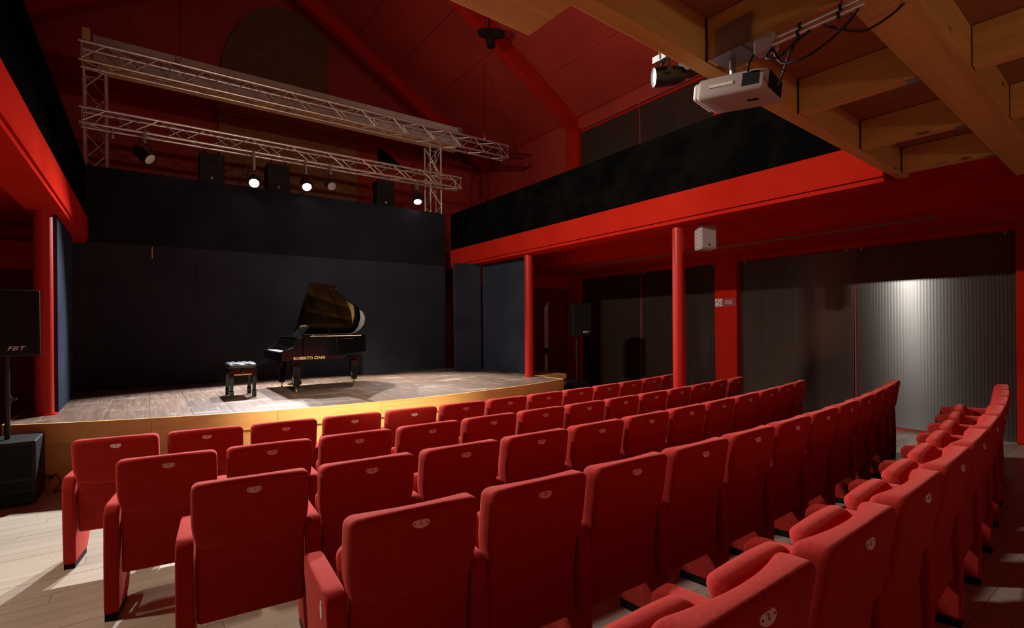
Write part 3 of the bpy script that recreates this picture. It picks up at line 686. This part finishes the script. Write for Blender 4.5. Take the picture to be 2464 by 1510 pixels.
MB().cyl((0, 0, 0), (0, 0, .82), .022, n=14).obj('tube', BLACKMET, pl, smooth=40); MB().cyl((0, 0, .35), (0, 0, .43), .031, n=14).obj('collar', BLACKMET, pl, smooth=40); MB().cyl((.02, 0, .39), (.07, 0, .39), .014, n=8).obj('knob', BLACKMET, pl, smooth=40)
top_box('loudspeaker', 'black loudspeaker on a pole at the left edge, before the red column', (-1.13, 6.70, 1.443), math.radians(3), .55, .64, .42, 0)
sub('subwoofer', 'black subwoofer on the floor right of the stage, half hidden by the seats', (6.66, 7.05, 0.001), 0)
pl = thing('speaker_pole', 'black speaker pole standing on the right subwoofer', 'pole', (6.76, 7.2, .622), 0, 'black speaker poles')
MB().cyl((0, 0, 0), (0, 0, .86), .02, n=14).obj('tube', BLACKMET, pl, smooth=40); MB().cyl((0, 0, .4), (0, 0, .47), .029, n=14).obj('collar', BLACKMET, pl, smooth=40)
top_box('loudspeaker', 'black loudspeaker on a pole before the grey panels right of the stage', (6.74, 7.02, 1.482), math.radians(-22), .40, .63, .34, 0)
tag(MB().tube(bez([(-.86, 7.17, .10), (-.80, 7.13, .17), (-.76, 7.1, .08), (-.80, 7.05, .012), (-.70, 7.03, .012), (-.3, 6.94, .012), (.1, 6.84, .012)], 8), .006).obj('cable', CABLE, smooth=60), 'thin black cable looping out behind the left subwoofer', 'cable')

# ------------------------------------------------------------------ grand piano
PX, PY, RT = 1.58, 9.32, 1.555           # keyboard front x, spine y, rim top
pno = thing('grand_piano', 'black grand piano with open lid and bronze plate on the stage', 'piano', (PX, PY, ST+.0015))
z_ = RT-ST
OUT = [(0.30, 1.35), (.62, 1.35), (.75, 1.33), (.88, 1.245), (1.0, 1.115), (1.12, .985), (1.25, .88), (1.38, .78), (1.50, .655), (1.585, .49), (1.62, .30), (1.60, .14), (1.54, .04), (1.46, 0), (.30, 0)]
def W2(p): return (p[0], -p[1])
def inset(poly, d):
    n = len(poly); out = []
    for i in range(n):
        a, b, c = Vector(poly[i-1]), Vector(poly[i]), Vector(poly[(i+1) % n])
        e1 = (b-a).normalized(); e2 = (c-b).normalized(); nn = (Vector((-e1.y, e1.x))+Vector((-e2.y, e2.x))).normalized()
        out.append(tuple(b+nn*d/max(.4, nn.dot(Vector((-e1.y, e1.x))))))
    return out
outer = [W2(p) for p in OUT]; area = sum(a[0]*b[1]-b[0]*a[1] for a, b in zip(outer, outer[1:]+outer[:1]))
inn = inset(outer, .05 if area > 0 else -.05)
n = len(outer); zb, zt = z_-.29, z_
MB().add([(*p, zb) for p in outer]+[(*p, zt) for p in outer]+[(*p, zt) for p in inn]+[(*p, zb) for p in inn],
         [f for i in range(n) for f in ((i, (i+1) % n, n+(i+1) % n, n+i), (n+i, n+(i+1) % n, 2*n+(i+1) % n, 2*n+i), (2*n+i, 2*n+(i+1) % n, 3*n+(i+1) % n, 3*n+i), (3*n+i, 3*n+(i+1) % n, (i+1) % n, i))]).obj('rim', PIANO, pno, smooth=25)
MB().prism(inn, zb+.02, zb+.05, 'z').obj('bottom_board', PIANO, pno)
MB().prism(inn, zt-.085, zt-.075, 'z').obj('soundboard', wood('spruce', (.55, .32, .12), (.66, .42, .18), 0, .4, knots=False), pno)
fr = MB()
for (xa, wa), (xb, wb_) in [((.62, .12), (1.42, .12)), ((.62, .42), (1.48, .25)), ((.62, .75), (1.40, .48)), ((.62, 1.05), (1.12, .78)), ((.62, .08), (.62, 1.27))]:
    d = Vector((xb-xa, -(wb_-wa), 0)); nn = Vector((-d.y, d.x, 0)).normalized()*.02
    A, B = Vector((xa, -wa, 0)), Vector((xb, -wb_, 0)); fr.prism([(A-nn)[:2], (B-nn)[:2], (B+nn)[:2], (A+nn)[:2]], zt-.07, zt-.035, 'z')
fr.obj('iron_frame', GOLD, pno)
MB().prism(inset(outer, .058 if area > 0 else -.058), zt-.074, zt-.07, 'z').obj('bronze_plate', GOLD, pno)
stg = MB()
for i in range(26):
    w = .1+.043*i; L = 1.5-.62*(i/26)**1.2
    stg.box(.66, .62+L*.55, -w-.0015, -w+.0015, zt-.05, zt-.047)
stuff(stg.obj('strings', BRASS, pno))
# felt strip of light wood along the open rim
MB().box(.42, 1.2, -1.345, -1.305, zt-.002, zt+.006).obj('rim_ledge', wood('maple', (.7, .5, .28), (.8, .6, .36), 0, .35, knots=False), pno)
MB().box(.04, .95, -1.349, -.02, zb-.075, zb).obj('keybed', PIANO, pno, bevel=.01)
MB().box(0.0, .045, -1.33, -.02, zb-.075, zb+.055).obj('keyslip', PIANO, pno, bevel=.008)
stuff(text('maker_lettering', 'ROBERTO CIANI', .062, GOLDINK, pno, (.40, -1.3495, zb-.036), (PI/2, 0, 0), .0006))
wk = MB(); wk_n = 52; y0, y1 = -1.25, -.10
for i in range(wk_n):
    a = y0+(y1-y0)*i/wk_n; wk.box(.05, .20, a+.0006, a+(y1-y0)/wk_n-.0006, zb+.03, zb+.062)
stuff(wk.obj('white_keys', IVORY, pno))
bk = MB()
for i in range(wk_n):
    if i % 7 in (0, 1, 3, 4, 5): a = y0+(y1-y0)*(i+1)/wk_n; bk.box(.11, .20, a-.006, a+.006, zb+.062, zb+.074)
stuff(bk.obj('black_keys', PIANO, pno))
for yy in ((-1.35, -1.26), (-.09, 0.0)):
    MB().prism([(.0, zb-.07), (.32, zb-.07), (.32, zt), (.24, zt-.02), (.17, zb+.13), (.06, zb+.09), (.0, zb+.06)], *yy, 'y').obj('key_cheek', PIANO, pno, bevel=.008)
MB().box(.20, .225, -1.26, -.09, zb+.03, zt-.05).obj('fallboard', PIANO, pno, bevel=.004)
MB().box(.22, .47, -1.26, -.09, zt-.03, zt-.012).obj('music_shelf', PIANO, pno)
MB().prism([(.36, zt), (.375, zt), (.56, zt+.205), (.545, zt+.21)], -.98, -.35, 'y').obj('music_desk', PIANO, pno, bevel=.003)
# lid: hinged on the spine, raised 37 degrees
th = math.radians(35)
def lidpt(x, w, h): return (x, -w*math.cos(th)+h*math.sin(th)*1.0, zt+.012+w*math.sin(th)+h*math.cos(th))
lo = [(.47, 0), (.47, 1.37)]+[(p[0]+.01, p[1]+.015) for p in OUT[1:13]]+[(1.47, 0)]
n = len(lo)
lid = MB().add([lidpt(x, w, 0) for x, w in lo]+[lidpt(x, w, .022) for x, w in lo], [tuple(range(n))[::-1], tuple(range(n, 2*n))]+[(i, (i+1) % n, n+(i+1) % n, n+i) for i in range(n)]).obj('lid', PLID, pno)
fl_ = [(.47, 0.02), (.47, 1.37), (.92, 1.37), (.92, .02)]
MB().add([lidpt(x, w, .026) for x, w in fl_]+[lidpt(x, w, .046) for x, w in fl_], [(3, 2, 1, 0), (4, 5, 6, 7), (0, 1, 5, 4), (1, 2, 6, 5), (2, 3, 7, 6), (3, 0, 4, 7)]).obj('lid_flap', PLID, pno, bevel=.004)
MB().cyl((.74, -1.30, zt-.02), Vector(lidpt(.58, 1.22, -.005)), .015, n=8).obj('prop_stick', PIANO, pno)
for xx in (.46, 1.02): MB().cyl((xx, -1.325, zt+.005), (xx, -1.325, zt+.022), .014, n=10).obj('rim_button', BRASS, pno)
def leg(x, w):
    lg = MB()
    def q(s, z): return [(x-s, -w-s, z), (x+s, -w-s, z), (x+s, -w+s, z), (x-s, -w+s, z)]
    rings = [q(.075, zb-.075), q(.075, zb-.11), q(.05, zb-.135), q(.062, zb-.16), q(.062, zb-.2), q(.036, .13), q(.044, .115), q(.044, .075), q(.03, .07)]
    vs_ = [p for r_ in rings for p in r_]; fs_ = [(4*i+j, 4*i+(j+1) % 4, 4*i+4+(j+1) % 4, 4*i+4+j) for i in range(len(rings)-1) for j in range(4)]
    fs_ += [(3, 2, 1, 0), tuple(range(len(vs_)-4, len(vs_)))]
    o = lg.add(vs_, fs_).obj('leg', PIANO, pno, bevel=.004)
    MB().cyl((x, -w, .045), (x, -w, .072), .014, n=10).cyl((x-.012, -w, .027), (x+.012, -w, .027), .027, n=14).obj('caster', BRASS, o, smooth=40)
leg(.24, 1.19); leg(.24, .17); leg(1.38, .42)
ly = MB().prism([(-.10, zb-.07), (.10, zb-.07), (.055, .17), (.09, .10), (-.09, .10), (-.055, .17)], -.69, -.65, 'y')
ly = MB().box(.36, .40, -.78, -.56, zb-.095, zb-.07).box(.365, .395, -.75, -.725, .14, zb-.08).box(.365, .395, -.615, -.59, .14, zb-.08).box(.32, .41, -.80, -.54, .075, .145).obj('lyre', PIANO, pno, bevel=.004)
for q in (-.075, 0, .075): MB().prism([(.24, .07), (.34, .085), (.34, .097), (.24, .08)], -.67+q-.016, -.67+q+.016, 'y').obj('pedal', BRASS, ly)

# ------------------------------------------------------------------ piano bench
be = thing('piano_bench', 'black piano bench with shiny tufted leather top, left of the piano', 'bench', (1.10, 8.36, ST+.0015), math.radians(0))
def tuft(x, y, z): return (x, y, z+(.012*math.cos(x*42)*math.cos(y*42) if z > 0 else 0))
MB().pad(.36, .52, .07, .025, lambda x, y, z: tuple(Vector(tuft(x, y, z))+Vector((0, 0, .445))), 3, 14, 18, 1).obj('cushion', LEATHER, be, smooth=70)
MB().box(-.17, .17, -.25, .25, .335, .415).obj('apron', PIANO, be, bevel=.006)
for sx in (-1, 1):
    for sy in (-1, 1):
        a, b = sx*.145, sy*.225
        lg = MB().add([(a+s*.03*i, b+s*.0+.03*j, z) for z, s in ((.335, 1),) for i, j in ()], [])
        q = lambda s, z: [(a-s, b-s, z), (a+s, b-s, z), (a+s, b+s, z), (a-s, b+s, z)]
        rings = [q(.032, .40), q(.030, .30), q(.021, .10), q(.028, .09), q(.026, .0)]
        vs_ = [p for r_ in rings for p in r_]; fs_ = [(4*i+j, 4*i+(j+1) % 4, 4*i+4+(j+1) % 4, 4*i+4+j) for i in range(4) for j in range(4)]+[(3, 2, 1, 0), (16, 17, 18, 19)]
        MB().add(vs_, fs_).obj('leg', PIANO, be, bevel=.003)
for sy in (-1, 1): MB().lathe([(0, .012), (.02, .012), (.025, .03), (.045, .03), (.05, .02)], (0, sy*.25, .375), (0, sy, 0), 14).obj('height_knob', PIANO, be, smooth=40)
MB().box(-.155, .155, -.235, .235, .315, .336).obj('brass_rail', GOLD, be)

# ------------------------------------------------------------------ theatre seats
RCX, RCY = 2.54, 23.363
RADS = [18.924, 19.885, 20.815, 21.744, 33.15]
X0 = [-.47, -.19, .12, .52, .815]
NS = [13, 13, 12, 12, 10]
P = .56; HB = .92; TL = math.tan(math.radians(11))
def bk(x, y, z):
    # back cushion: z from .60 to .92, leaning back, front face hollowed, bottom edge bowed
    u = x/.2525; zz_ = z+.765
    if z < 0: zz_ -= .030*(1-u*u)*min(1, -z/.15)
    yy = y-.015-(zz_-.6)*TL
    yy -= .050*(1-u*u)*max(0, 1-max(0, -z)/.2)*(y/.063+1)/2
    if z > .12: zz_ += -.006*abs(u)**3
    if zz_ < .70: x *= 1-.05*min(1, (.70-zz_)/.05)
    return (x, yy, zz_)
me_back = MB().pad(.505, .126, .31, .034, bk, 4, 10, 2, 6).mesh('backrest', VELVET, 180)
def sh(x, y, z):
    zz_ = z+.445; return (x, y+.002-max(0, zz_-.45)*.16-.004, zz_)
me_shell = MB().pad(.472, .062, .40, .022, sh, 3, 6, 2, 6).mesh('back_shell', VELVET, 180)
def se(x, y, z):
    zz_ = z+.52; return (x, y+.125+(zz_-.36)*.38, zz_+.01*(1-(x/.224)**2)*(1 if z > .1 else 0))
me_seat = MB().pad(.440, .105, .36, .048, se, 4, 8, 2, 6).mesh('seat_cushion', VELVET, 180)
prof = [(-.045, .038), (-.058, .30), (-.062, .56), (-.058, .60), (-.045, .632), (-.02, .65), (.02, .655), (.355, .655), (.395, .65), (.415, .63), (.42, .60), (.41, .565), (.38, .50), (.352, .40), (.345, .26), (.335, .16), (.30, .09), (.25, .038)]
def arm_mesh():
    bm = bmesh.new(); w = .036
    A = [bm.verts.new((-w, y, z)) for y, z in prof]; B = [bm.verts.new((w, y, z)) for y, z in prof]
    bm.faces.new(A[::-1]); bm.faces.new(B)
    n = len(prof)
    for i in range(n): bm.faces.new((A[i], A[(i+1) % n], B[(i+1) % n], B[i]))
    bmesh.ops.recalc_face_normals(bm, faces=bm.faces)
    e = [e for e in bm.edges if abs(e.verts[0].co.x-e.verts[1].co.x) < 1e-6]
    bmesh.ops.bevel(bm, geom=e, offset=.015, segments=3, affect='EDGES', profile=.6)
    me = bpy.data.meshes.new('armrest'); bm.to_mesh(me); bm.free(); me.materials.append(VELVET)
    me.polygons.foreach_set('use_smooth', [True]*len(me.polygons)); me.set_sharp_from_angle(angle=math.radians(50)); return me
me_arm = arm_mesh()
me_foot = MB().box(-.031, .031, -.04, .25, -.006, .042).mesh('foot', RUBBER)
me_plate = MB().prism(ellipse(.033, .0175), 0, .003, 'z').mesh('number_plate', PLATE, 40)
me_dot = MB().cyl((0, 0, 0), (0, 0, .0012), .0028, n=8).mesh('screw', INK)
ORD = ['first', 'second', 'third', 'fourth', 'fifth', 'sixth', 'seventh', 'eighth', 'ninth', 'tenth', 'eleventh', 'twelfth', 'thirteenth']
ROWN = ['front row before the stage', 'second row from the stage', 'third row from the stage', 'fourth row from the stage', 'rearmost row under the balcony']
GRP = ['red seats of the front row', 'red seats of the second row', 'red seats of the third row', 'red seats of the fourth row', 'red seats of the rear row']
for r in range(5):
    R = RADS[r]; P = .56 if r < 4 else .628
    RCX, RCY = (2.54, 23.363) if r < 4 else (.83, 33.735)   # the rear row is flatter
    a0 = math.asin((X0[r]-RCX)/R)
    for i in range(NS[r]):
        a = a0+(i+.5)*P/R
        top = Vector((RCX+R*math.sin(a), RCY-R*math.cos(a), 0)); fwd = Vector((-math.sin(a), math.cos(a), 0))
        loc = top+fwd*.095
        zf = 1.115-.0485*top.y-HB if r > 0 else floor_z(loc.y)
        zf = max(zf, floor_z(loc.y+.1)) if r == 0 else zf
        pos = ORD[i]+' from left'
        if i == NS[r]-1: pos = 'last at the right end'
        t = thing('theatre_seat', 'red velvet tip-up seat, %s in the %s' % (pos, ROWN[r]), 'seat', (loc.x, loc.y, zf), a, GRP[r])
        if r == 4: t.scale = (1.11, 1, 1)
        slope = math.atan(.0485) if loc.y < YF-.1 else 0
        t.rotation_euler = (-slope*.9, 0, a)
        link('backrest', me_back, t); link('back_shell', me_shell, t); link('seat_cushion', me_seat, t)
        for sx in ([-1, 1] if i == NS[r]-1 else [-1]):
            am = link('armrest', me_arm, t); am.location = (sx*.28, 0, 0)
            ft = link('foot', me_foot, am)
            if i == 0 and sx < 0:
                rp = link('row_plate', me_plate, am); rp.location = (-.036, .03, .575); rp.rotation_euler = (0, -PI/2, 0)
                rp['label'] = 'ivory oval row plate'
        pl_ = link('number_plate', me_plate, t); zc = .862
        pl_.location = (.006, -.032-(zc-.6)*TL-.0475, zc); pl_.rotation_euler = (PI/2+math.radians(-11), 0, 0)
        pl_['label'] = 'ivory oval seat number plate'
        text('numeral', str(i+1 if r < 4 else i+2), .021, INK, pl_, (0, 0, .0034), (0, 0, 0), .0004)
        for sx in (-1, 1): d_ = link('screw', me_dot, pl_); d_.location = (sx*.024, 0, .003)
